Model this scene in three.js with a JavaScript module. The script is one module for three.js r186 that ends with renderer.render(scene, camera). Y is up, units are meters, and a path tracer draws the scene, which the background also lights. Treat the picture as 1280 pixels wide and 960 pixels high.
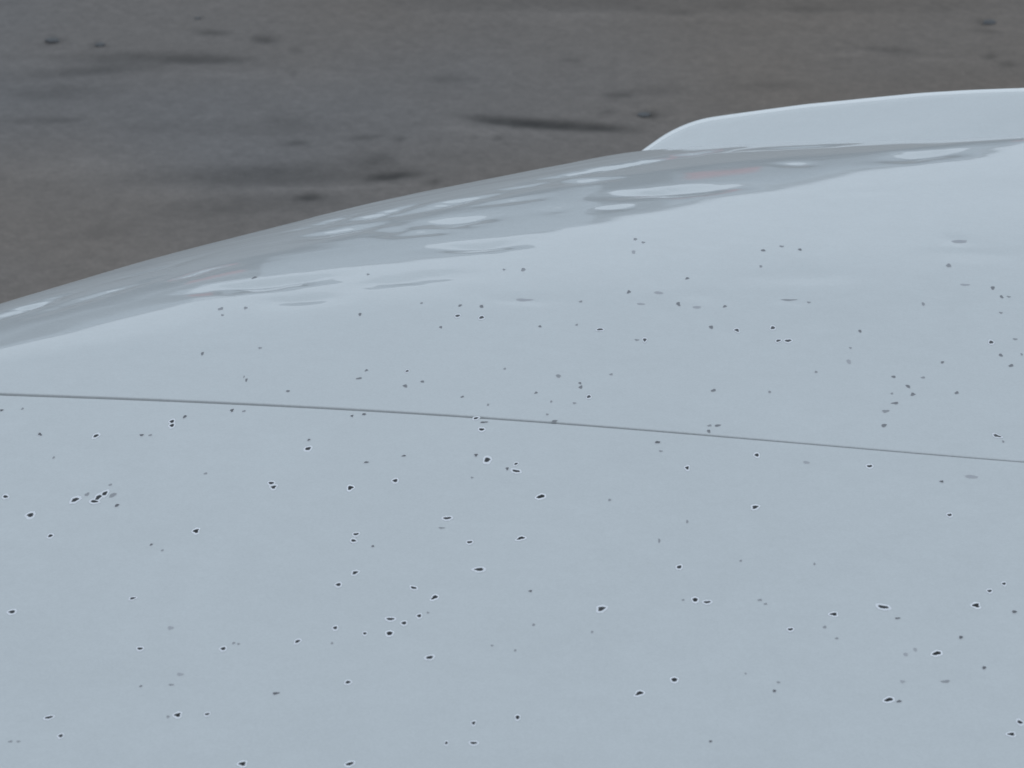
import * as THREE from 'three';
import { mergeGeometries } from 'three/addons/utils/BufferGeometryUtils.js';
import { RoundedBoxGeometry } from 'three/addons/geometries/RoundedBoxGeometry.js';
import { ImprovedNoise } from 'three/addons/math/ImprovedNoise.js';

// ------------------------------------------------------------------ camera, sky, sun, exposure
const scene = new THREE.Scene();
const EYE = new THREE.Vector3(0, 1.5, 0), PITCH = 22 * Math.PI / 180, TV = Math.tan(7 * Math.PI / 180), TH = TV * 4 / 3;
const camera = new THREE.PerspectiveCamera(14, 4 / 3, 0.05, 2000);
camera.position.copy(EYE);
camera.lookAt(0, 1.5 - Math.sin(PITCH), -Math.cos(PITCH));
camera.focus = 1.42; camera.userData.fStop = 48;
const SKY_LEVEL = 1.0, EXPOSURE = 0.60;
const noise = new ImprovedNoise();
const fbm = (x, y, z, n = 4) => { let s = 0, a = 0.5; for (let i = 0; i < n; i++) { s += a * noise.noise(x, y, z + i * 7.3); x *= 2.03; y *= 2.03; a *= 0.5; } return s; };
const lerp = (a, b, t) => a + (b - a) * t, clamp = (v, a, b) => Math.min(b, Math.max(a, v));
const smooth = (a, b, v) => { const t = clamp((v - a) / (b - a), 0, 1); return t * t * (3 - 2 * t); };
function makeSky() {                                            // an even overcast with soft cloud banks, paler towards the horizon
  const W = 512, H = 256, d = new Float32Array(W * H * 4);
  for (let j = 0; j < H; j++) for (let i = 0; i < W; i++) {
    const el = ((j + 0.5) / H - 0.5) * Math.PI, az = (i + 0.5) / W * 2 * Math.PI;
    const x = Math.cos(el) * Math.cos(az), z = Math.cos(el) * Math.sin(az), y = Math.sin(el), h = Math.max(el, 0);
    const bank = fbm(x * 1.6 + 3.1, z * 1.6 - 1.7, y * 3.5 + 0.4, 4);
    const low = 0.45 * Math.exp(-h / 0.25) + 0.55 * smooth(0.26, 0.17, h + 0.05 * fbm(x * 2.2, z * 2.2, 8.8, 3));
    let k = SKY_LEVEL * (0.92 + 0.22 * bank + 0.07 * y + 0.56 * low);
    const c = [0.83 + 0.03 * low, 0.985, 1.13 - 0.02 * low], o = (j * W + i) * 4;
    if (el < 0) k *= lerp(1, 0.25, smooth(0, 0.1, -el));
    d[o] = c[0] * k; d[o + 1] = c[1] * k; d[o + 2] = c[2] * k; d[o + 3] = 1;
  }
  const t = new THREE.DataTexture(d, W, H, THREE.RGBAFormat, THREE.FloatType);
  t.mapping = THREE.EquirectangularReflectionMapping; t.magFilter = t.minFilter = THREE.LinearFilter; t.wrapS = THREE.RepeatWrapping; t.needsUpdate = true;
  return t;
}
scene.background = makeSky(); scene.environment = scene.background;
const sun = new THREE.DirectionalLight(new THREE.Color(1, 0.97, 0.92), 0.5);
sun.position.set(3, 9, 5); sun.target.position.set(0, 0, -2); sun.castShadow = true; sun.shadow.radius = 28;
sun.shadow.mapSize.set(2048, 2048);
Object.assign(sun.shadow.camera, { left: -12, right: 12, top: 12, bottom: -12, near: 0.5, far: 40 });
scene.add(sun, sun.target);

// ------------------------------------------------------------------ helpers
let seed = 20260608;
const rnd = () => { seed = (seed + 0x6D2B79F5) | 0; let t = Math.imul(seed ^ (seed >>> 15), 1 | seed); t = (t + Math.imul(t ^ (t >>> 7), 61 | t)) ^ t; return ((t ^ (t >>> 14)) >>> 0) / 4294967296; };
const taken = {};
function numbered(name) { const n = taken[name] = (taken[name] ?? -1) + 1; return n ? `${name}_${String(n).padStart(3, '0')}` : name; }
function shadows(o) { o.castShadow = o.receiveShadow = true; return o; }
function thing(name, label, category, pos, turn = 0, group) {
  const o = new THREE.Group(); o.name = numbered(name); o.position.set(...pos); o.rotation.y = turn; scene.add(o);
  o.userData = { label, category }; if (group) o.userData.group = group; return o;
}
function part(name, geo, mat, parent, label) {
  const m = shadows(new THREE.Mesh(geo, mat)); m.name = numbered(name); parent.add(m); if (label) m.userData.label = label; return m;
}
const rgb = (r, g, b) => new THREE.Color().setRGB(r, g, b);
function ray(px, py) {                                          // direction of sight through a point of the 1280 x 960 photograph
  const u = (px - 640) / 640 * TH, v = (480 - py) / 480 * TV, s = Math.sin(PITCH), c = Math.cos(PITCH);
  return new THREE.Vector3(u, -s + v * c, -c - v * s).normalize();
}
const onPlane = (px, py, y) => { const d = ray(px, py); return d.multiplyScalar((y - EYE.y) / d.y).add(EYE); };
const onSurface = (px, py, f) => { const d = ray(px, py); let y = 1; const p = new THREE.Vector3(); for (let i = 0; i < 25; i++) { p.copy(d).multiplyScalar((y - EYE.y) / d.y).add(EYE); y = lerp(y, f(p.x, p.z), 0.7); } p.y = f(p.x, p.z); return p; };

function gridGeometry(rows, off) {                              // rows of points -> smooth sheet
  const n = rows.length, m = rows[0].length, pos = new Float32Array(n * m * 3), uv = new Float32Array(n * m * 2), idx = [];
  rows.forEach((r, i) => r.forEach((p, j) => { const o = i * m + j; pos[o * 3] = p[0] - off.x; pos[o * 3 + 1] = p[1] - off.y; pos[o * 3 + 2] = p[2] - off.z; uv[o * 2] = p[0]; uv[o * 2 + 1] = p[2]; }));
  for (let i = 0; i < n - 1; i++) for (let j = 0; j < m - 1; j++) { const a = i * m + j, b = a + 1, c = a + m, d = c + 1; idx.push(a, c, b, b, c, d); }
  const g = new THREE.BufferGeometry();
  g.setAttribute('position', new THREE.BufferAttribute(pos, 3)); g.setAttribute('uv', new THREE.BufferAttribute(uv, 2)); g.setIndex(idx); g.computeVertexNormals();
  return g;
}

// ------------------------------------------------------------------ ground: worn grey-brown dirt lot
const stains = [                                               // x, y, width, height, slant, strength (darker < 0)
  [180, 74, 250, 15, 1, -0.17], [105, 89, 150, 12, -2, -0.17], [262, 75, 90, 12, 0, -0.15], [692, 154, 190, 14, 4, -0.34], [640, 150, 90, 11, 3, -0.2], [340, 219, 330, 28, -1, -0.17],
  [480, 219, 44, 9, -6, -0.3], [500, 217, 70, 9, 0, -0.15], [376, 248, 44, 9, -2, -0.26], [320, 258, 240, 24, -4, -0.09], [330, 50, 40, 10, 4, -0.2], [372, 64, 22, 10, 0, -0.12],
  [358, 92, 14, 10, 0, -0.15], [262, 41, 44, 9, 3, -0.17], [247, 22, 8, 5, 0, -0.2], [65, 50, 24, 13, 0, -0.14], [125, 55, 14, 12, 0, -0.15], [775, 117, 34, 9, 0, -0.2],
  [804, 141, 24, 10, 0, -0.22], [753, 138, 18, 8, -8, -0.15], [843, 16, 36, 7, 0, -0.16], [900, 6, 760, 20, 0, -0.1], [1010, 12, 110, 8, 0, -0.1], [1116, 62, 60, 9, 4, -0.2], [1237, 70, 18, 9, 0, -0.18],
  [1265, 80, 20, 7, 0, -0.18], [1232, 26, 20, 12, 0, -0.2], [1235, 38, 50, 4, 2, -0.15], [370, 178, 34, 6, -1, -0.24], [460, 171, 50, 7, -2, -0.18], [507, 174, 14, 8, 0, -0.15],
  [465, 198, 56, 16, 0, -0.14], [550, 227, 24, 10, -5, -0.2], [617, 172, 12, 6, 0, -0.2], [628, 179, 10, 6, 0, -0.15], [45, 149, 100, 9, 0, -0.12], [70, 116, 130, 18, 0, -0.1], [350, 150, 50, 14, 0, -0.09],
  [300, 160, 260, 14, 0, -0.07], [560, 195, 90, 14, 0, -0.06], [712, 75, 20, 6, 0, -0.14], [830, 113, 80, 12, 0, -0.08], [960, 108, 90, 12, 0, -0.07], [555, 97, 60, 10, 0, -0.09], [130, 290, 60, 20, -6, -0.07],
  [70, 75, 160, 12, 0, 0.05], [300, 95, 240, 10, 0, 0.05], [1060, 68, 70, 4, -4, 0.12], [600, 163, 150, 8, 3, 0.08], [200, 243, 90, 20, 0, 0.07], [90, 215, 200, 30, 0, 0.05], [420, 235, 200, 5, -2, 0.08], [1170, 75, 120, 5, 2, 0.07], [700, 20, 380, 14, 0, 0.05],
].map(([x, y, w, h, t, k]) => { const p = onPlane(x, y, 0), a = onPlane(x - w / 2, y, 0), b = onPlane(x + w / 2, y, 0), c = onPlane(x, y - h / 2, 0), d = onPlane(x, y + h / 2, 0), e = onPlane(x + 50, y + 50 * Math.tan(t * Math.PI / 180), 0);
  return { x: p.x, z: p.z, w: (b.x - a.x) / 2, h: (d.z - c.z) / 2, s: (e.z - p.z) / (e.x - p.x), k }; });
function groundAt(x, z) {                                       // [height, brightness, coolness]
  let k = 1 + 0.17 * fbm(x * 1.1, z * 0.9, 1.5, 4) + 0.10 * fbm(x * 3.2, z * 3.2, 4.2, 4), y = 0.012 * fbm(x * 1.7, z * 1.7, 9.1, 5);
  if (Math.abs(x) < 2.2 && z < -2 && z > -8) for (const s of stains) {
    const dx = x - s.x + 0.05 * fbm(x * 6, z * 6, 2.2, 3), dz = z - s.z - s.s * dx + 0.10 * s.h * fbm(x * 14, z * 8, 5.5, 3) * 4, r = (dx / s.w) ** 2 + (dz / s.h) ** 2;
    if (r < 7) { const g = (0.55 * Math.exp(-r * r * 0.7) + 0.45 * Math.exp(-r * 1.1)) * clamp(1.05 + 0.9 * fbm(x * 11, z * 5, 3.3, 3), 0.7, 1.5) ; k *= 1 + s.k * g * 1.9; y += 0.02 * s.k * g * Math.min(s.h, 0.1) / 0.1; }
  }
  return [y, k, fbm(x * 1.3 + 5, z * 0.9, 7.7, 3)];
}
{
  const axis = (c, half, step, far) => { const v = []; for (let t = -half; t <= half + 1e-6; t += step) v.push(c + t); let s = step, a = half; while (a < far) { s *= 1.18; a += s; v.push(c + a); v.unshift(c - a); } return v; };
  const xs = axis(0, 1.15, 0.012, 600), zs = axis(-4.5, 1.5, 0.014, 600), pos = [], col = [], uv = [], idx = [];
  for (const z of zs) for (const x of xs) {
    const [y, k, q] = groundAt(x, z); pos.push(x, y, z); uv.push(x, z);
    const r = 0.226 * k, w = clamp(0.035 + q * 0.10 + 0.065 * smooth(-0.3, 0.5, x) + 0.03 * smooth(-4.75, -4.4, z) - 0.025 * Math.exp(-(((z + 5.0) / 0.3) ** 2)) * smooth(0.3, -0.2, x), -0.06, 0.13); col.push(r * (1 + w) * 1.02, r * 0.927, r * (0.895 - w));
  }
  const n = xs.length; for (let j = 0; j < zs.length - 1; j++) for (let i = 0; i < n - 1; i++) { const a = j * n + i, b = a + 1, c = a + n, d = c + 1; idx.push(a, c, b, b, c, d); }
  const g = new THREE.BufferGeometry();
  g.setAttribute('position', new THREE.Float32BufferAttribute(pos, 3)); g.setAttribute('color', new THREE.Float32BufferAttribute(col, 3)); g.setAttribute('uv', new THREE.Float32BufferAttribute(uv, 2)); g.setIndex(idx); g.computeVertexNormals();
  const S = 512, px = new Uint8Array(S * S * 4);                // fine gravelly grain
  for (let j = 0; j < S; j++) for (let i = 0; i < S; i++) { const v = clamp(234 + 12 * (rnd() - 0.5) + 9 * noise.noise(i * 0.0625, j * 0.0625, 6.5) + 12 * noise.noise(i * 0.125, j * 0.125, 0.5) + 14 * noise.noise(i * 0.4, j * 0.4, 3.5), 0, 255), o = (j * S + i) * 4; px[o] = px[o + 1] = px[o + 2] = v; px[o + 3] = 255; }
  const t = new THREE.DataTexture(px, S, S); t.wrapS = t.wrapT = THREE.RepeatWrapping; t.repeat.set(1.3, 1.3); t.magFilter = THREE.LinearFilter; t.colorSpace = THREE.SRGBColorSpace; t.needsUpdate = true;
  const m = shadows(new THREE.Mesh(g, new THREE.MeshStandardMaterial({ map: t, vertexColors: true, roughness: 0.95 }))); m.name = 'ground'; m.userData.kind = 'structure'; m.userData.label = 'worn grey brown dirt ground with dark damp streaks'; scene.add(m);
}

// ------------------------------------------------------------------ the white car
const paint = new THREE.MeshPhysicalMaterial({ color: rgb(0.69, 0.705, 0.715), roughness: 0.55, clearcoat: 0.68, clearcoatRoughness: 0.05 });
{                                                               // a thin uneven film of dust on the paint
  const S = 1024, px = new Uint8Array(S * S * 4), wrap = (i, j, f, q) => { const u = i / S, v = j / S, a = smooth(0.8, 1, u), b = smooth(0.8, 1, v), N = (x, y) => noise.noise(x * f, y * f, q); return lerp(lerp(N(u, v), N(u - 1, v), a), lerp(N(u, v - 1), N(u - 1, v - 1), a), b); };
  for (let j = 0; j < S; j++) for (let i = 0; i < S; i++) { const v = clamp(246 + 2 * wrap(i, j, 9, 0.5) + 2.5 * wrap(i, j, 42, 2.5) + 2 * wrap(i, j, 160, 4.5) + 7 * (rnd() - 0.5), 0, 255), o = (j * S + i) * 4; px[o] = px[o + 1] = px[o + 2] = v; px[o + 3] = 255; }
  const t = new THREE.DataTexture(px, S, S); t.wrapS = t.wrapT = THREE.RepeatWrapping; t.repeat.set(1.7, 1.7); t.magFilter = THREE.LinearFilter; t.colorSpace = THREE.SRGBColorSpace; t.needsUpdate = true; paint.map = t;
}
const dark = new THREE.MeshStandardMaterial({ color: rgb(0.02, 0.02, 0.022), roughness: 0.8 });
const rubber = new THREE.MeshStandardMaterial({ color: rgb(0.025, 0.025, 0.026), roughness: 0.85 });
const alloy = new THREE.MeshStandardMaterial({ color: rgb(0.45, 0.46, 0.47), roughness: 0.35, metalness: 0.9 });
const glass = new THREE.MeshPhysicalMaterial({ color: rgb(0.03, 0.035, 0.04), roughness: 0.08, clearcoat: 1 });
const lens = new THREE.MeshPhysicalMaterial({ color: rgb(0.75, 0.77, 0.8), roughness: 0.15, clearcoat: 1 });
const redLens = new THREE.MeshPhysicalMaterial({ color: rgb(0.72, 0.05, 0.04), roughness: 0.2, clearcoat: 1 });

const X0 = -0.75, X1 = 0.95, DX = 0.004;
function table(points, slopeL = null, slopeR = null, blur = 0.02) {   // z as a smooth function of x through traced points
  const p = points.slice().sort((a, b) => a[0] - b[0]), n = Math.round((X1 - X0) / DX) + 1, raw = new Float64Array(n);
  const a = p[0], b = p[p.length - 1], k = Math.min(3, p.length - 1), sl = slopeL ?? (p[k][1] - a[1]) / (p[k][0] - a[0]), sr = slopeR ?? (b[1] - p[p.length - 1 - k][1]) / (b[0] - p[p.length - 1 - k][0]), L = 0.22;
  for (let i = 0, j = 0; i < n; i++) {
    const x = X0 + i * DX;
    if (x <= a[0]) raw[i] = a[1] - sl * L * (1 - Math.exp(-(a[0] - x) / L));
    else if (x >= b[0]) raw[i] = b[1] + sr * L * (1 - Math.exp(-(x - b[0]) / L));
    else { while (p[j + 1][0] < x) j++; raw[i] = lerp(p[j][1], p[j + 1][1], (x - p[j][0]) / (p[j + 1][0] - p[j][0])); }
  }
  const r = Math.round(3 * blur / DX), out = new Float64Array(n);
  for (let i = 0; i < n; i++) { let s = 0, w = 0; for (let q = -r; q <= r; q++) { const g = Math.exp(-0.5 * (q * DX / blur) ** 2), at = i + q, v = at < 0 ? raw[0] * 2 - raw[-at] : at >= n ? raw[n - 1] * 2 - raw[2 * n - 2 - at] : raw[at]; s += g * v; w += g; } out[i] = s / w; }
  return x => { const t = clamp((x - X0) / DX, 0, n - 1.001), i = Math.floor(t); return lerp(out[i], out[i + 1], t - i); };
}
const hoodBase = z => 1.0 - 0.03 * ((z + 0.75) ** 2 - 0.18);
const dings = [[1020, 632, 60, 10], [965, 747, 70, 12], [430, 562, 90, 10], [60, 650, 120, 14], [1190, 600, 60, 10], [700, 690, 90, 20], [330, 760, 120, 18], [560, 860, 100, 20], [900, 900, 120, 20]].map(([x, y, w, h]) => { const p = onPlane(x, y, 1); return [p.x, p.z, w * 0.00012, h * 0.0004]; });
const hoodY = (x, z) => hoodBase(z) - dings.reduce((t, [a, b, u, v]) => t + 0.00022 * Math.exp(-0.5 * (((x - a) / u) ** 2 + ((z - b) / v) ** 2)), 0) + 0.0012 * fbm(x * 3, z * 3, 6.6, 2) - 0.05 * Math.max(0, -0.3 - x) ** 2;
const gapPx = [[0, 492.5], [150, 497], [300, 504], [440, 511], [560, 518.5], [640, 524], [760, 533], [880, 543], [1000, 553], [1120, 564], [1280, 577]];
const bandPx = [[-60, 446], [0, 432], [100, 408], [200, 382], [300, 357], [400, 338], [500, 322], [600, 302], [700, 284], [830, 264], [950, 240], [1100, 212], [1215, 192], [1290, 178]];
const rimPx = [[-60, 398], [0, 380], [100, 349], [200, 320], [300, 294], [400, 270], [500, 246], [600, 226], [700, 207], [800, 188], [870, 184], [960, 180], [1080, 177], [1180, 174], [1290, 170]];
const flarePx = [[700, 262], [770, 211], [807, 186], [830, 170], [855, 158], [880, 151], [940, 142], [1000, 133], [1060, 127], [1140, 118], [1200, 114], [1290, 109]];
const zGap = table(gapPx.map(([a, b]) => { const p = onSurface(a, b, hoodY); return [p.x, p.z]; }), null, null, 0.03);
let zBand, zRim;
const M0 = z => 0.06 * -(z + 0.75);
function profile(x, z) {                                        // base height of the fender top before dents
  const g = zGap(x), b = zBand(x), r = zRim(x), a = g - z, LB = Math.max(0.01, g - b), LR = Math.max(LB + 0.008, g - r);
  const yB = 0.985, eB = Math.atan2(EYE.y - yB, Math.hypot(x, b)), eR = Math.atan2(EYE.y - yB, Math.hypot(x, r));
  const m0 = M0(g), mB = Math.tan((eB - 0.05) / 2), mR = Math.tan(eR);
  let y = hoodY(x, g);
  if (a <= 0) return y;
  const t1 = Math.min(a, LB) / LB; y -= LB * (m0 * t1 + (mB - m0) * t1 ** 3.2 / 3.2);
  if (a > LB) { const D = LR - LB, t2 = (a - LB) / D; y -= D * (mB * t2 + (mR - mB) * t2 * t2 / 2); }
  return y;
}
{
  const up = new Map(); const fit = (list, old) => table(list.map(([a, b]) => { const y = old ? (q => q)(up.get(a + ',' + b)) : 0.985; const p = onPlane(a, b, y); up.set(a + ',' + b, y); p.k = a + ',' + b; return [p.x, p.z]; }), null, null, 0.02);
  zBand = fit(bandPx, false); zRim = fit(rimPx, false);
  for (let n = 0; n < 25; n++) {
    for (const list of [bandPx, rimPx]) for (const [a, b] of list) { const k = a + ',' + b, p = onPlane(a, b, up.get(k)); up.set(k, lerp(up.get(k), profile(p.x, p.z), 0.5)); }
    zBand = fit(bandPx, true); zRim = fit(rimPx, true);
  }
}
const dents = [                                                 // x, y, width, height as seen, depth in mm, slant
  [836, 240, 130, 8, 2.1, 4], [1160, 194, 110, 8, 1.8, 6], [993, 206, 34, 5, 0.8, 2], [764, 261, 30, 5, 0.7, 8], [573, 276, 88, 9, 1.8, 6], [600, 307, 104, 9, 1.7, 5], [432, 288, 96, 8, 1.7, 10], [340, 355, 150, 11, 1.9, 6],
  [380, 374, 76, 7, 1.1, 5], [508, 350, 116, 7, 1.1, 6], [730, 227, 66, 5, 1.5, 5], [28, 387, 80, 7, 2.2, 18], [770, 208, 190, 6, 2.2, 10], [486, 290, 40, 9, 0.9, 0], [985, 376, 60, 8, 0.3, 0], [655, 376, 80, 8, 0.35, 0], [1198, 302, 40, 6, 0.4, 0],
  [880, 372, 60, 8, 0.25, 0], [1215, 318, 90, 12, 0.35, 0], [660, 232, 80, 4, 1.4, 10], [560, 256, 120, 5, 1.6, 11], [470, 268, 90, 5, 1.7, 13], [250, 344, 70, 6, 0.7, 14], [120, 372, 110, 6, 0.8, 17], [1010, 345, 120, 12, 0.25, 0], [180, 466, 90, 12, 0.3, 0],
  [400, 279, 60, 4, 1.3, 14], [530, 292, 60, 5, 0.7, 6], [690, 262, 40, 8, 0.5, 0], [640, 252, 60, 4, 0.6, 8], [200, 335, 100, 5, 0.5, 16], [1000, 184, 130, 3, 1.0, 3], [880, 191, 90, 4, 1.2, 8], [1080, 240, 60, 8, 0.3, 4],
].map(([x, y, w, h, d, tilt]) => {
  const p = onSurface(x, y, profile), e = 0.004, tt = Math.tan(tilt * Math.PI / 180), q = onSurface(x - 12, y + 12 * tt, profile), q2 = onSurface(x + 12, y - 12 * tt, profile), dir = ray(x, y), nz = (profile(p.x, p.z - e) - profile(p.x, p.z + e)) / (2 * e);
  const n = new THREE.Vector3(0, 1, nz).normalize(), graze = clamp(-n.dot(dir), 0.13, 1), dist = p.distanceTo(EYE);
  return { x: p.x, z: p.z, a: Math.max(0.006, w * 0.00025 * dist * 0.36), b: clamp(h * 0.00025 * dist / graze * 0.42, 0.006, 0.022), d: d / 1000, s: clamp(-(q2.z - q.z) / (q2.x - q.x), -0.2, 1.4) };
});
function fenderY(x, z) {
  let y = profile(x, z);
  const wx = 0.010 * fbm(x * 16, z * 26, 1.2, 3), wz = 0.012 * fbm(x * 30, z * 30, 6.2, 3);
  for (const q of dents) { const dx = x - q.x + wx, dz = z - q.z + q.s * dx + wz, r = (dx / q.a) ** 2 + (dz / q.b) ** 2; if (r < 16) y -= q.d * Math.exp(-0.5 * r); }
  const w = smooth(0, 0.08, zGap(x) - z);
  const near = smooth(zBand(x) + 0.02, zRim(x), z), rough = near * (0.4 + 0.6 * Math.exp(-(((x + 0.06) / 0.13) ** 2)));
  return y + rough * 0.00045 * fbm(x * 11, (z + 0.5 * x) * 55, 4.4, 3) + w * (0.0015 * fbm(x * 4, z * 5, 2.6, 2) + 0.00025 * fbm(x * 14, z * 17, 8.6, 2));
}
const car = thing('parked_car', 'white car with paint chips and small hail dents across its hood and fender', 'car', [0, 0, -0.85]), CO = car.position;
const range = (a, b, n) => Array.from({ length: n + 1 }, (_, i) => lerp(a, b, i / n));
const xsFine = [...range(X0, -0.36, 30), ...range(-0.36, 0.4, 300).slice(1), ...range(0.4, X1, 40).slice(1)];
const gapHalf = x => lerp(0.0017, 0.00075, smooth(-0.3, 0.3, x));
const hoodRows = [];                                            // hood: from the near gap across to the far gap, with rolled edges
{
  const zn = -0.12;
  const ts = range(0, 1, 150);
  for (const x of xsFine) {
    const g = zGap(x) + gapHalf(x), r = 0.0006, row = [];
    row.push([x, hoodY(x, zn) - 0.03, zn]); row.push([x, hoodY(x, zn) - 0.004, zn - 0.0005]); row.push([x, hoodY(x, zn) - 0.001, zn - 0.0018]);
    for (const t of ts) { const z = lerp(zn - 0.004, g + r, t); row.push([x, hoodY(x, z), z]); }
    for (let i = 1; i <= 6; i++) { const a = i / 6 * Math.PI / 2; row.push([x, hoodY(x, g) - r * (1 - Math.cos(a)), g + r - r * Math.sin(a)]); }
    row.push([x, hoodY(x, g) - 0.03, g + 0.0002]);
    hoodRows.push(row);
  }
}
const hood = part('hood', gridGeometry(hoodRows, CO), paint, car);
const fenderRows = [];
{
  for (const x of xsFine) {
    const g = zGap(x) - gapHalf(x), rz = zRim(x), r = 0.0006, row = [];
    row.push([x, fenderY(x, g) - 0.03, g - 0.0002]);
    for (let i = 6; i >= 1; i--) { const a = i / 6 * Math.PI / 2; row.push([x, fenderY(x, g) - r * (1 - Math.cos(a)), g - r + r * Math.sin(a)]); }
    for (const t of range(0, 1, 260)) { const z = lerp(g - r, rz, t); row.push([x, fenderY(x, z), z]); }
    const e0 = Math.atan2(fenderY(x, rz + 0.004) - fenderY(x, rz), 0.004), R = 0.07, y0 = fenderY(x, rz);
    for (let i = 1; i <= 26; i++) { const a = lerp(e0, Math.PI / 2, i / 26); row.push([x, y0 - R * (Math.cos(e0) - Math.cos(a)), rz - R * (Math.sin(a) - Math.sin(e0))]); }
    const l = row[row.length - 1]; for (const y of [0.8, 0.65, 0.5, 0.35, 0.27]) row.push([x, y, l[2] - 0.02 * smooth(0.95, 0.6, y)]);
    fenderRows.push(row);
  }
}
const fender = part('fender', gridGeometry(fenderRows, CO), paint, car);
{                                                               // flared wheel arch that swells out beyond the shoulder
  const yIn = x => fenderY(x, zRim(x)) - 0.012;
  let zF = table(flarePx.map(([a, b]) => { const p = onPlane(a, b, 0.955); return [p.x, p.z]; }), null, null, 0.006);
  for (let n = 0; n < 5; n++) { const old = zF; zF = table(flarePx.map(([a, b]) => { const q = onPlane(a, b, 0.955), y = yIn(q.x) - 0.05 * Math.max(0, zRim(q.x) - old(q.x)) - 0.004, p = onPlane(a, b, y); return [p.x, p.z]; }), null, null, 0.006); }
  const rows = [], edge = [];
  for (const x of [...range(0.02, 0.4, 200), ...range(0.4, X1, 50).slice(1)]) {
    const a = zRim(x) + 0.02, b = zF(x), y = yIn(x), R = 0.006, row = [], bb = b + lerp(0.028, 0.041, smooth(0.06, 0.2, x));
    const top = z => y - 0.05 * Math.max(0, zRim(x) - z) + 0.0006 * fbm(x * 6, z * 8, 3.3, 2);
    for (const t of range(0, 1, 40)) { const z = lerp(a, bb, t); row.push([x, top(z), z]); }
    for (let i = 1; i <= 10; i++) { const d = i / 10 * 0.020; row.push([x, top(bb) - 0.05 * d - 0.5 * d * d / 0.020 * 0.07, bb - d]); }
    const k = row[row.length - 1], at = row.length;
    for (let i = 1; i <= 12; i++) { const q = lerp(0.12, Math.PI / 2, i / 12); row.push([x, k[1] - R * (Math.cos(0.12) - Math.cos(q)), k[2] - R * (Math.sin(q) - Math.sin(0.12))]); }
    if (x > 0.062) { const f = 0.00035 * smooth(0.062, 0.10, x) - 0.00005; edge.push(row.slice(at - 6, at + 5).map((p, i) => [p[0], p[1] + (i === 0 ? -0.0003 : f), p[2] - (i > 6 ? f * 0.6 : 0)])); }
    const l = row[row.length - 1]; for (const d of [0.05, 0.15, 0.25, 0.3]) row.push([x, l[1] - d, l[2] - 0.01 * smooth(0, 0.2, d)]);
    rows.push(row);
  }
  const arch = part('wheel_arch', gridGeometry(rows, CO), paint, car, 'flared white lip that swells out beyond the dented shoulder');
  part('edge_highlight', gridGeometry(edge, CO), new THREE.MeshPhysicalMaterial({ color: rgb(0.92, 0.92, 0.92), roughness: 0.35, clearcoat: 0.6 }), arch, 'bright highlight along the top edge of the arch, painted as a thin white strip');  // whiter strip added to paint the bright halo line along the arch edge
}

{                                                               // the rest of the body round the hood
  const put = (name, g, m, label) => part(name, g.translate(-CO.x, -CO.y, -CO.z), m, car, label);
  put('engine_bay_filler', new THREE.BoxGeometry(1.62, 0.5, 1.0).translate(0.1, 0.7, -0.62), dark);  // solid dark block added unseen under the hood to keep the gap dark
  const rows = range(X0, X1, 60).map(x => { const r = [[x, hoodY(x, -0.12) - 0.03, -0.1172]]; r.push([x, hoodY(x, -0.12), -0.1165]); for (const t of range(0, 1, 8)) r.push([x, hoodY(x, -0.12) + 0.004 * Math.sin(t * 3) - 0.004 * t, lerp(-0.115, 0.02, t)]); for (let i = 1; i <= 10; i++) { const a = i / 10 * Math.PI / 2; r.push([x, hoodY(x, -0.12) - 0.004 - 0.07 * (1 - Math.cos(a)), 0.02 + 0.07 * Math.sin(a)]); } r.push([x, 0.7, 0.1], [x, 0.3, 0.08]); return r; });
  put('fender', gridGeometry(rows.reverse(), { x: 0, y: 0, z: 0 }), paint);
  put('bumper', new RoundedBoxGeometry(0.3, 0.56, 1.35, 6, 0.1).translate(-0.88, 0.6, -0.6), paint);
  put('cowl', new RoundedBoxGeometry(0.22, 0.08, 1.5, 4, 0.03).translate(1.07, 0.955, -0.85), dark);
  put('body_side', new RoundedBoxGeometry(2.7, 0.66, 1.72, 6, 0.1).translate(2.33, 0.63, -0.85), paint);
  const s = new THREE.Shape(); s.moveTo(1.1, 0.95); s.lineTo(3.55, 0.95); s.lineTo(3.3, 1.4); s.lineTo(1.95, 1.42); s.closePath();
  const cab = new THREE.ExtrudeGeometry(s, { depth: 1.3, bevelEnabled: true, bevelThickness: 0.06, bevelSize: 0.04, bevelSegments: 4 }).translate(0, 0, -1.5);
  put('cabin_glass', cab, glass); put('roof', new RoundedBoxGeometry(1.3, 0.06, 1.34, 4, 0.03).translate(2.7, 1.47, -0.85), paint);
  for (const x of [0.45, 3.05]) for (const z of [-1.62, -0.02]) { const w = put('wheel', new THREE.TorusGeometry(0.24, 0.095, 12, 36).translate(x, 0.335, z), rubber); part('rim', new THREE.CylinderGeometry(0.19, 0.19, 0.15, 28).rotateX(Math.PI / 2).translate(x - CO.x, 0.335, z - CO.z), alloy, w); }
}

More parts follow.
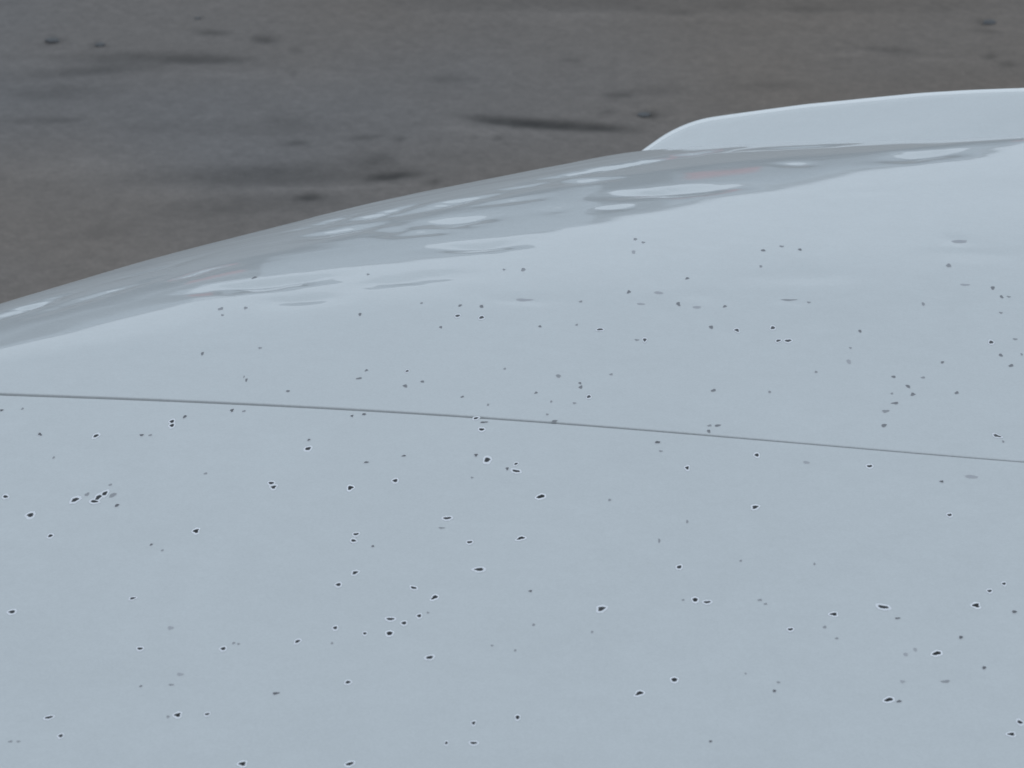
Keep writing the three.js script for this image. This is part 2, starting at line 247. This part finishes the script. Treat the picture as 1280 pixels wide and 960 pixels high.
// ------------------------------------------------------------------ chips and specks on the paint
const chipsHood = [                                             // x, y, width, height, slant, darkness 1..4
  [2, 513, 5, 2, 0, 2], [28, 511, 3, 2, 0, 1], [50, 543, 5, 3, 10, 2], [120, 545, 7, 3, -8, 3], [177, 544, 6, 2, 0, 2], [188, 544, 4, 2, 0, 1], [215, 527, 6, 3, 0, 3], [215, 532, 6, 3, 0, 3], [231, 521, 5, 3, 0, 2], [290, 513, 5, 3, -10, 2], [305, 514, 4, 2, 0, 1],
  [67, 572, 3, 2, 0, 1], [257, 592, 4, 2, 0, 1], [7, 621, 6, 3, 0, 3], [94, 625, 10, 4, -12, 3], [38, 644, 9, 4, 0, 3], [63, 670, 6, 3, 0, 3], [245, 664, 8, 4, -8, 4], [189, 681, 4, 2, 0, 2], [203, 688, 3, 2, 0, 1], [146, 632, 6, 3, -5, 2],
  [109, 618, 5, 4, 0, 1], [123, 622, 8, 5, -30, 3], [131, 617, 7, 4, -30, 3], [118, 627, 9, 3, 0, 3], [141, 619, 9, 4, -10, 1], [138, 606, 4, 2, 0, 1], [440, 520, 4, 2, 0, 2], [455, 518, 6, 2, 0, 2], [595, 523, 7, 2, 0, 3], [605, 528, 9, 2, 0, 2], [602, 537, 6, 3, 0, 3],
  [386, 550, 4, 2, 0, 2], [385, 561, 8, 3, 0, 3], [458, 578, 6, 2, -8, 2], [505, 570, 5, 2, 0, 2], [494, 601, 7, 3, 0, 3], [339, 604, 6, 3, 0, 3], [342, 609, 7, 3, 0, 3], [438, 610, 8, 4, 0, 4], [595, 569, 5, 3, 0, 2], [609, 575, 8, 5, 0, 3], [634, 586, 4, 3, 0, 2], [590, 597, 3, 2, 0, 1],
  [559, 648, 9, 3, 0, 3], [552, 660, 7, 2, 0, 1], [445, 668, 6, 3, 0, 3], [442, 676, 6, 3, 0, 3], [466, 683, 4, 2, 8, 2], [587, 678, 6, 3, -8, 3], [444, 716, 8, 3, -8, 3], [599, 712, 13, 3, 0, 3],
  [822, 553, 7, 3, -20, 2], [826, 564, 4, 2, 0, 1], [946, 569, 6, 3, 0, 3], [859, 585, 5, 3, 0, 3], [645, 580, 5, 2, 0, 3], [645, 589, 9, 3, 6, 3], [676, 621, 10, 4, 0, 4], [762, 625, 4, 2, 0, 1], [944, 634, 9, 3, 0, 3], [651, 673, 10, 3, 0, 4], [849, 709, 7, 3, 0, 3], [859, 652, 3, 3, 0, 1], [824, 676, 3, 4, 0, 1], [926, 701, 3, 2, 0, 1],
  [1087, 583, 6, 3, 0, 3], [1177, 602, 6, 2, 0, 2], [1187, 644, 5, 3, 0, 3], [1214, 596, 14, 4, 0, 0], [1008, 578, 7, 3, 0, 0], [1018, 705, 3, 2, 0, 1],
];
chipsHood.push(
  [15, 765, 9, 3, 0, 3], [166, 748, 8, 2, 0, 3], [213, 785, 6, 4, 0, 0], [175, 811, 6, 3, 0, 3], [279, 811, 7, 3, -5, 3], [292, 804, 4, 2, 0, 1], [298, 805, 3, 2, 0, 1], [225, 843, 7, 3, 0, 0], [214, 856, 6, 2, 0, 1], [176, 858, 3, 2, 0, 2], [61, 897, 9, 3, -12, 4], [76, 920, 6, 3, -8, 3], [23, 927, 4, 2, 0, 1], [13, 927, 5, 2, 0, 1],
  [222, 894, 9, 4, -5, 4], [210, 896, 3, 3, 0, 1], [259, 893, 5, 3, -5, 3], [303, 955, 10, 4, -6, 4], [423, 731, 7, 3, 0, 3], [517, 735, 7, 3, 15, 3], [543, 747, 8, 4, -12, 4], [488, 774, 9, 3, 0, 3], [505, 779, 7, 3, 0, 3], [524, 770, 6, 3, 0, 3], [535, 766, 3, 2, 0, 1], [487, 792, 9, 4, 0, 4], [419, 785, 6, 3, 0, 3], [456, 792, 4, 3, 0, 3], [372, 802, 7, 3, -10, 3],
  [537, 822, 10, 3, 0, 3], [435, 853, 7, 3, 0, 3], [345, 867, 8, 3, 0, 2], [592, 904, 5, 3, 0, 3], [592, 929, 8, 3, 0, 3], [558, 929, 4, 3, 0, 3], [437, 955, 9, 4, -8, 4], [415, 804, 3, 2, 0, 1], [615, 807, 3, 2, 0, 1], [663, 739, 5, 2, 0, 2], [752, 761, 11, 4, -15, 3], [869, 750, 8, 4, 0, 4], [884, 753, 8, 3, 0, 3], [854, 750, 3, 2, 0, 1], [950, 750, 5, 2, 0, 1], [957, 755, 4, 2, 0, 1],
  [740, 790, 3, 2, 0, 1], [843, 850, 9, 4, 0, 4], [799, 867, 10, 4, -8, 4], [647, 897, 6, 4, 0, 4], [888, 927, 5, 2, 0, 2], [932, 842, 2, 2, 0, 1], [667, 781, 4, 2, 0, 1], [644, 813, 3, 2, 0, 1], [1042, 768, 10, 3, 0, 4], [1104, 759, 12, 4, 5, 3], [1122, 773, 6, 2, 0, 2], [988, 787, 6, 3, 0, 3], [1031, 784, 4, 3, 0, 1], [1046, 798, 4, 2, 0, 1], [1220, 757, 10, 4, 0, 4], [1237, 739, 5, 3, 0, 3], [1255, 730, 4, 3, 0, 3],
  [1268, 765, 7, 3, 0, 2], [1201, 797, 6, 3, 0, 2], [1171, 817, 11, 4, 0, 4], [1230, 835, 6, 3, 0, 2], [1182, 852, 10, 3, -5, 1], [1128, 852, 5, 3, 0, 0], [1132, 818, 6, 3, 0, 0], [1144, 812, 5, 3, 0, 0], [968, 864, 5, 3, 0, 2], [973, 853, 4, 2, 0, 1], [1111, 875, 11, 4, 0, 4], [1124, 877, 6, 3, 0, 2], [1275, 903, 6, 4, 5, 3], [1264, 918, 10, 3, 0, 4]);
const chipsFender = [
  [360, 489, 5, 2, 0, 2], [507, 483, 5, 2, 0, 2], [578, 496, 4, 2, -8, 2], [610, 506, 3, 2, 0, 1], [670, 491, 4, 2, 0, 2], [726, 484, 5, 3, -15, 2], [736, 496, 5, 3, 0, 3], [718, 504, 4, 2, 0, 1], [689, 502, 3, 2, 0, 1], [684, 518, 3, 2, 0, 1], [892, 488, 6, 3, 0, 2], [897, 532, 9, 2, 0, 2], [887, 532, 5, 2, 0, 1], [886, 539, 5, 3, 0, 2], [693, 526.5, 8, 2, -6, 2],
  [962, 490, 4, 2, 0, 1], [1135, 483, 6, 3, 15, 2], [1141, 493, 6, 3, -8, 2], [1115, 492, 3, 2, 0, 1], [1119, 504, 10, 2, 0, 2], [1107, 514, 8, 3, -15, 1], [1105, 532, 8, 3, 0, 2], [1196, 491, 5, 3, 0, 2], [1246, 545, 8, 3, 15, 3], [1254, 552, 3, 2, 0, 1],
  [276, 386, 6, 3, 0, 1], [307, 385, 4, 3, 0, 1], [278, 394, 3, 2, 0, 1], [450, 393, 4, 3, 0, 2], [460, 343, 3, 2, 0, 1], [318, 347, 6, 2, 0, 2], [527, 379, 3, 2, 0, 1], [551, 409, 4, 2, 0, 2], [253, 442, 4, 3, 0, 2], [325, 435, 4, 2, 0, 1], [308, 475, 3, 3, 0, 2], [305, 471, 2, 2, 0, 1], [458, 463, 4, 2, 0, 2], [449, 473, 7, 2, 0, 2], [509, 464, 4, 2, 0, 3], [528, 477, 5, 2, 0, 2], [506, 482, 5, 2, 0, 2],
  [630, 337, 3, 2, 0, 1], [654, 337, 6, 3, 0, 1], [655, 375, 18, 3, 0, 0], [575, 382, 5, 2, 0, 2], [572, 395, 5, 3, -10, 3], [602, 383, 5, 3, 0, 2], [602, 397, 6, 3, 0, 3], [675, 408, 4, 2, 0, 2], [721, 406, 3, 2, 0, 1], [750, 412, 8, 2, 0, 3], [796, 425, 5, 2, 0, 1], [806, 425, 5, 3, 0, 3], [794, 299, 5, 2, 0, 1], [804, 303, 4, 2, 0, 1], [792, 315, 5, 3, 0, 0], [786, 365, 5, 3, -10, 2], [823, 366, 10, 3, 0, 0], [859, 348, 5, 2, 0, 2], [848, 380, 5, 4, 0, 2], [871, 384, 12, 2, 0, 0],
  [801, 380, 9, 2, 0, 0], [726, 377, 4, 2, 0, 1], [631, 461, 3, 2, 0, 1], [698, 470, 7, 3, 25, 1], [725, 479, 4, 2, 0, 2], [764, 468, 4, 2, 0, 1], [954, 313, 6, 2, 0, 2], [977, 308, 5, 2, 0, 1], [1000, 312, 5, 2, 0, 2], [951, 333, 4, 2, 0, 1], [986, 375, 18, 2, 0, 1], [906, 383, 5, 2, 0, 2], [889, 409, 6, 3, 0, 2], [921, 413, 6, 3, 0, 3], [966, 410, 6, 3, 0, 3], [973, 426, 7, 2, 0, 3], [985, 426, 8, 3, 0, 3],
  [1075, 414, 4, 3, 0, 2], [1063, 435, 3, 2, 0, 1], [1061, 452, 6, 4, 0, 0], [1020, 465, 4, 2, 0, 1], [1199, 302, 24, 3, 0, 0], [1186, 332, 6, 4, 0, 1], [1206, 356, 10, 2, 0, 0], [1241, 360, 6, 3, 0, 2], [1252, 371, 4, 3, 0, 2], [1261, 371, 4, 2, 0, 1], [1251, 391, 4, 2, 0, 1], [1154, 380, 4, 3, 0, 1], [1239, 428, 6, 3, 0, 3], [1269, 424, 5, 2, 0, 1], [1251, 444, 5, 3, 0, 2], [1264, 457, 6, 3, 0, 2], [1277, 443, 3, 2, 0, 1], [1178, 453, 5, 2, 0, 2], [1117, 471, 6, 2, 0, 2], [1154, 472, 5, 2, 0, 1], [1011, 378, 4, 2, 0, 1],
];
const chipMat = new THREE.MeshStandardMaterial({ vertexColors: true, roughness: 0.75 });
const LEVELS = [[0.47, 0], [0.36, 0], [0.16, 0.12], [0.035, 0.75], [0.012, 1], [0.25, 0.05], [0.10, 0.6]], LEANS = [-0.3, 0, 0.2, 0.4];
const chipShapes = LEVELS.map(([tone, rim]) => LEANS.map(lean => range(0, 2, 2).map(kind => {   // a ragged bare spot; the larger ones have a bright halo painted in as a pale rim
  const N = 18, ph = rnd() * 6, wob = Array.from({ length: N }, (_, i) => 1 + 0.26 * (rnd() - 0.5) + 0.16 * Math.sin(i / N * 6.283 * 2 + ph) + (kind === 2 ? 0.22 : 0.1) * Math.sin(i / N * 6.283 * 3 + ph * 2)), pos = [0, 0.25, 0], col = [tone, tone, tone * 1.1], idx = [];
  const ring = (r, y, c) => { for (let i = 0; i < N; i++) { const a = i / N * Math.PI * 2, x = 0.5 * Math.min(r, 1) * wob[i] * Math.cos(a) + 0.5 * Math.max(0, r - 1) * 0.75 * Math.cos(a), z = 0.5 * Math.min(r, 1) * wob[i] * Math.sin(a) + 0.5 * Math.max(0, r - 1) * (1.2 + 0.7 * rnd()) * Math.sin(a); pos.push(x, y, z - lean * x); col.push(c, c, c * 1.04); } };
  const pale = lerp(0.66, 0.93, rim), blend = (t) => lerp(tone, 0.6, t);
  ring(0.62, 0.24, tone); ring(1, 0.16, blend(0.2)); if (rim > 0.05) { ring(1.08, 0.17, pale); const wide = rim > 0.9 ? 0.5 : 0.9 * rim; ring(1.08 + wide, 0.14, pale); ring(1.12 + wide * 1.15, 0, 0.66); } else ring(1.15, 0, blend(0.7));
  for (let i = 0; i < N; i++) idx.push(0, 1 + (i + 1) % N, 1 + i);
  for (let k = 0; k < (pos.length / 3 - 1) / N - 1; k++) for (let i = 0; i < N; i++) { const a = 1 + k * N + i, b = 1 + k * N + (i + 1) % N; idx.push(a, b, a + N, b, b + N, a + N); }
  const g = new THREE.BufferGeometry(); g.setAttribute('position', new THREE.Float32BufferAttribute(pos, 3)); g.setAttribute('color', new THREE.Float32BufferAttribute(col, 3)); g.setIndex(idx); g.computeVertexNormals(); return g;
})));
function addChips(list, f, parent) {
  for (const [x, y, w, h, slant, lv] of list) {
    const p = onSurface(x, y, f), e = 0.003, n = new THREE.Vector3(f(p.x - e, p.z) - f(p.x + e, p.z), 2 * e, f(p.x, p.z - e) - f(p.x, p.z + e)).normalize(), dist = p.distanceTo(EYE), graze = clamp(-n.dot(ray(x, y)), 0.2, 1), k = 0.000254 * dist;
    const own = slant || (lv > 1 ? -9 + 9 * rnd() : 0), lean = Math.tan(-own * Math.PI / 180) * w / h, at = LEANS.reduce((b, v, i) => Math.abs(v - lean) < Math.abs(LEANS[b] - lean) ? i : b, 0);
    const shape = parent === fender ? [0, 1, 5, 6, 3][lv] : lv, c = part('paint_chip', chipShapes[shape][at][Math.floor(rnd() * 3)], chipMat, parent);
    c.position.copy(p).sub(CO).addScaledVector(n, 0.00004); c.quaternion.setFromUnitVectors(new THREE.Vector3(0, 1, 0), n);
    c.scale.set((w * 0.92 + 0.2) * k, 0.0004, (h * 0.95 + 0.3) * k / graze);
  }
}
addChips(chipsHood, hoodY, hood); addChips(chipsFender, fenderY, fender);

// ------------------------------------------------------------------ small stones lying on the dirt
const stoneMat = new THREE.MeshStandardMaterial({ color: rgb(0.13, 0.13, 0.135), roughness: 0.95 });
for (const [x, y, w, label] of [[65, 50, 17, 'small dark stone on the dirt above the long smear, left one of a pair'], [125, 57, 13, 'small dark stone on the dirt above the long smear, right one of a pair'], [805, 142, 16, 'flat dark stone on the dirt just above the tip of the white arch'],
  [1237, 27, 16, 'small dark stone on the dirt near the top right corner'], [247, 22, 8, 'tiny stone on the dirt above the short dark mark']]) {
  const p = onPlane(x, y, 0), k = 0.000254 * p.distanceTo(EYE), g = new THREE.IcosahedronGeometry(0.5, 3), a = g.attributes.position;
  for (let i = 0; i < a.count; i++) { const q = new THREE.Vector3().fromBufferAttribute(a, i), f = 1 + 0.5 * fbm(q.x * 2.2 + x, q.y * 2.2, q.z * 2.2, 3); a.setXYZ(i, q.x * f, q.y * f * 0.36, q.z * f * 0.9); }
  g.computeVertexNormals(); g.scale(w * k, w * k, w * k);
  const m = shadows(new THREE.Mesh(g, stoneMat)); m.name = numbered('stone'); m.position.set(p.x, groundAt(p.x, p.z)[0] + w * k * 0.08, p.z); m.userData = { label, category: 'stone', group: 'small stones on the dirt' }; scene.add(m);
}

// ------------------------------------------------------------------ vehicles across the lot, mirrored in the shoulder
function vehicle(label, x, z, turn, body, h, len, wide, lamps, waist = 0.6, lampY = 0.85) {
  const t = thing('parked_vehicle', label, 'car', [x, 0, z], turn), paintV = new THREE.MeshPhysicalMaterial({ color: body, roughness: 0.5, clearcoat: 1, clearcoatRoughness: 0.1 });
  const low = 0.28, belt = h * waist, side = new THREE.Shape();
  side.moveTo(-len / 2 + 0.12, low); side.lineTo(len / 2 - 0.15, low); side.quadraticCurveTo(len / 2, low + 0.1, len / 2 - 0.02, belt * 0.75); side.quadraticCurveTo(len / 2 - 0.3, belt * 0.98, len / 2 - 1.0, belt);
  side.lineTo(-len / 2 + 0.1, belt); side.quadraticCurveTo(-len / 2 - 0.02, belt * 0.7, -len / 2, low + 0.15); side.closePath();
  const ex = (s, w, bev) => { const g = new THREE.ExtrudeGeometry(s, { depth: w - 2 * bev, bevelEnabled: true, bevelThickness: bev, bevelSize: bev * 0.6, bevelSegments: 3 }); g.translate(0, 0, -w / 2 + bev); g.rotateY(-Math.PI / 2); return g; };
  part('body', ex(side, wide, 0.08), paintV, t);
  const cab = new THREE.Shape(); cab.moveTo(-len / 2 + 0.16, belt - 0.02); cab.lineTo(len / 2 - 1.25, belt - 0.02); cab.lineTo(len / 2 - 1.95, h); cab.lineTo(-len / 2 + 0.5, h); cab.closePath();
  part('cabin', ex(cab, wide * 0.84, 0.1), glass, t);
  part('roof', new RoundedBoxGeometry(wide * 0.8, 0.06, len - 2.4, 3, 0.03).translate(0, h + 0.04, (-len / 2 + 0.5 + len / 2 - 1.95) / 2 + 0 * len), paintV, t);
  for (const sx of [-1, 1]) for (const zz of [-len / 2 + 0.85, len / 2 - 0.9]) { const w = part('wheel', new THREE.TorusGeometry(0.24, 0.09, 10, 24).rotateY(Math.PI / 2).translate(sx * (wide / 2 - 0.1), 0.33, zz), rubber, t); part('rim', new THREE.CylinderGeometry(0.18, 0.18, 0.14, 20).rotateZ(Math.PI / 2).translate(sx * (wide / 2 - 0.1), 0.33, zz), alloy, w); }
  for (const sx of [-1, 1]) part('tail_lamp', new RoundedBoxGeometry(0.34, 0.42, 0.12, 3, 0.04).translate(sx * (wide / 2 - 0.22), lampY, len / 2 - 0.02), redLens, t);
  part('bumper', new RoundedBoxGeometry(wide * 0.96, 0.2, 0.2, 3, 0.07).translate(0, 0.45, len / 2 - 0.02), lamps, t);
}
vehicle('black estate car across the lot, seen only mirrored in the shoulder paint', -2.32, -15.3, 0, rgb(0.05, 0.055, 0.065), 1.36, 4.5, 1.8, dark, 0.66, 0.6);
vehicle('white van across the lot, seen only mirrored in the shoulder paint', -0.62, -15.2, Math.PI, rgb(0.58, 0.64, 0.69), 1.78, 4.8, 1.5, dark, 0.93);
vehicle('tall white van behind the black car, seen only mirrored in the shoulder paint', -3.3, -20.5, Math.PI, rgb(0.58, 0.64, 0.69), 2.35, 5.2, 1.95, dark, 0.93);
vehicle('dark grey car across the lot, seen only mirrored in the shoulder paint', 0.55, -17.5, 0.02, rgb(0.05, 0.07, 0.095), 1.82, 4.5, 1.8, dark, 0.7);
vehicle('silver estate car across the lot, seen only mirrored in the shoulder paint', 1.38, -15.3, -0.03, rgb(0.31, 0.35, 0.39), 1.75, 4.6, 1.84, dark, 0.85, 0.62);

renderer: {
  const renderer = new THREE.WebGLRenderer({ antialias: true });
  renderer.setSize(1024, 768); renderer.shadowMap.enabled = true;
  renderer.toneMapping = THREE.LinearToneMapping; renderer.toneMappingExposure = EXPOSURE;
  renderer.render(scene, camera);
}
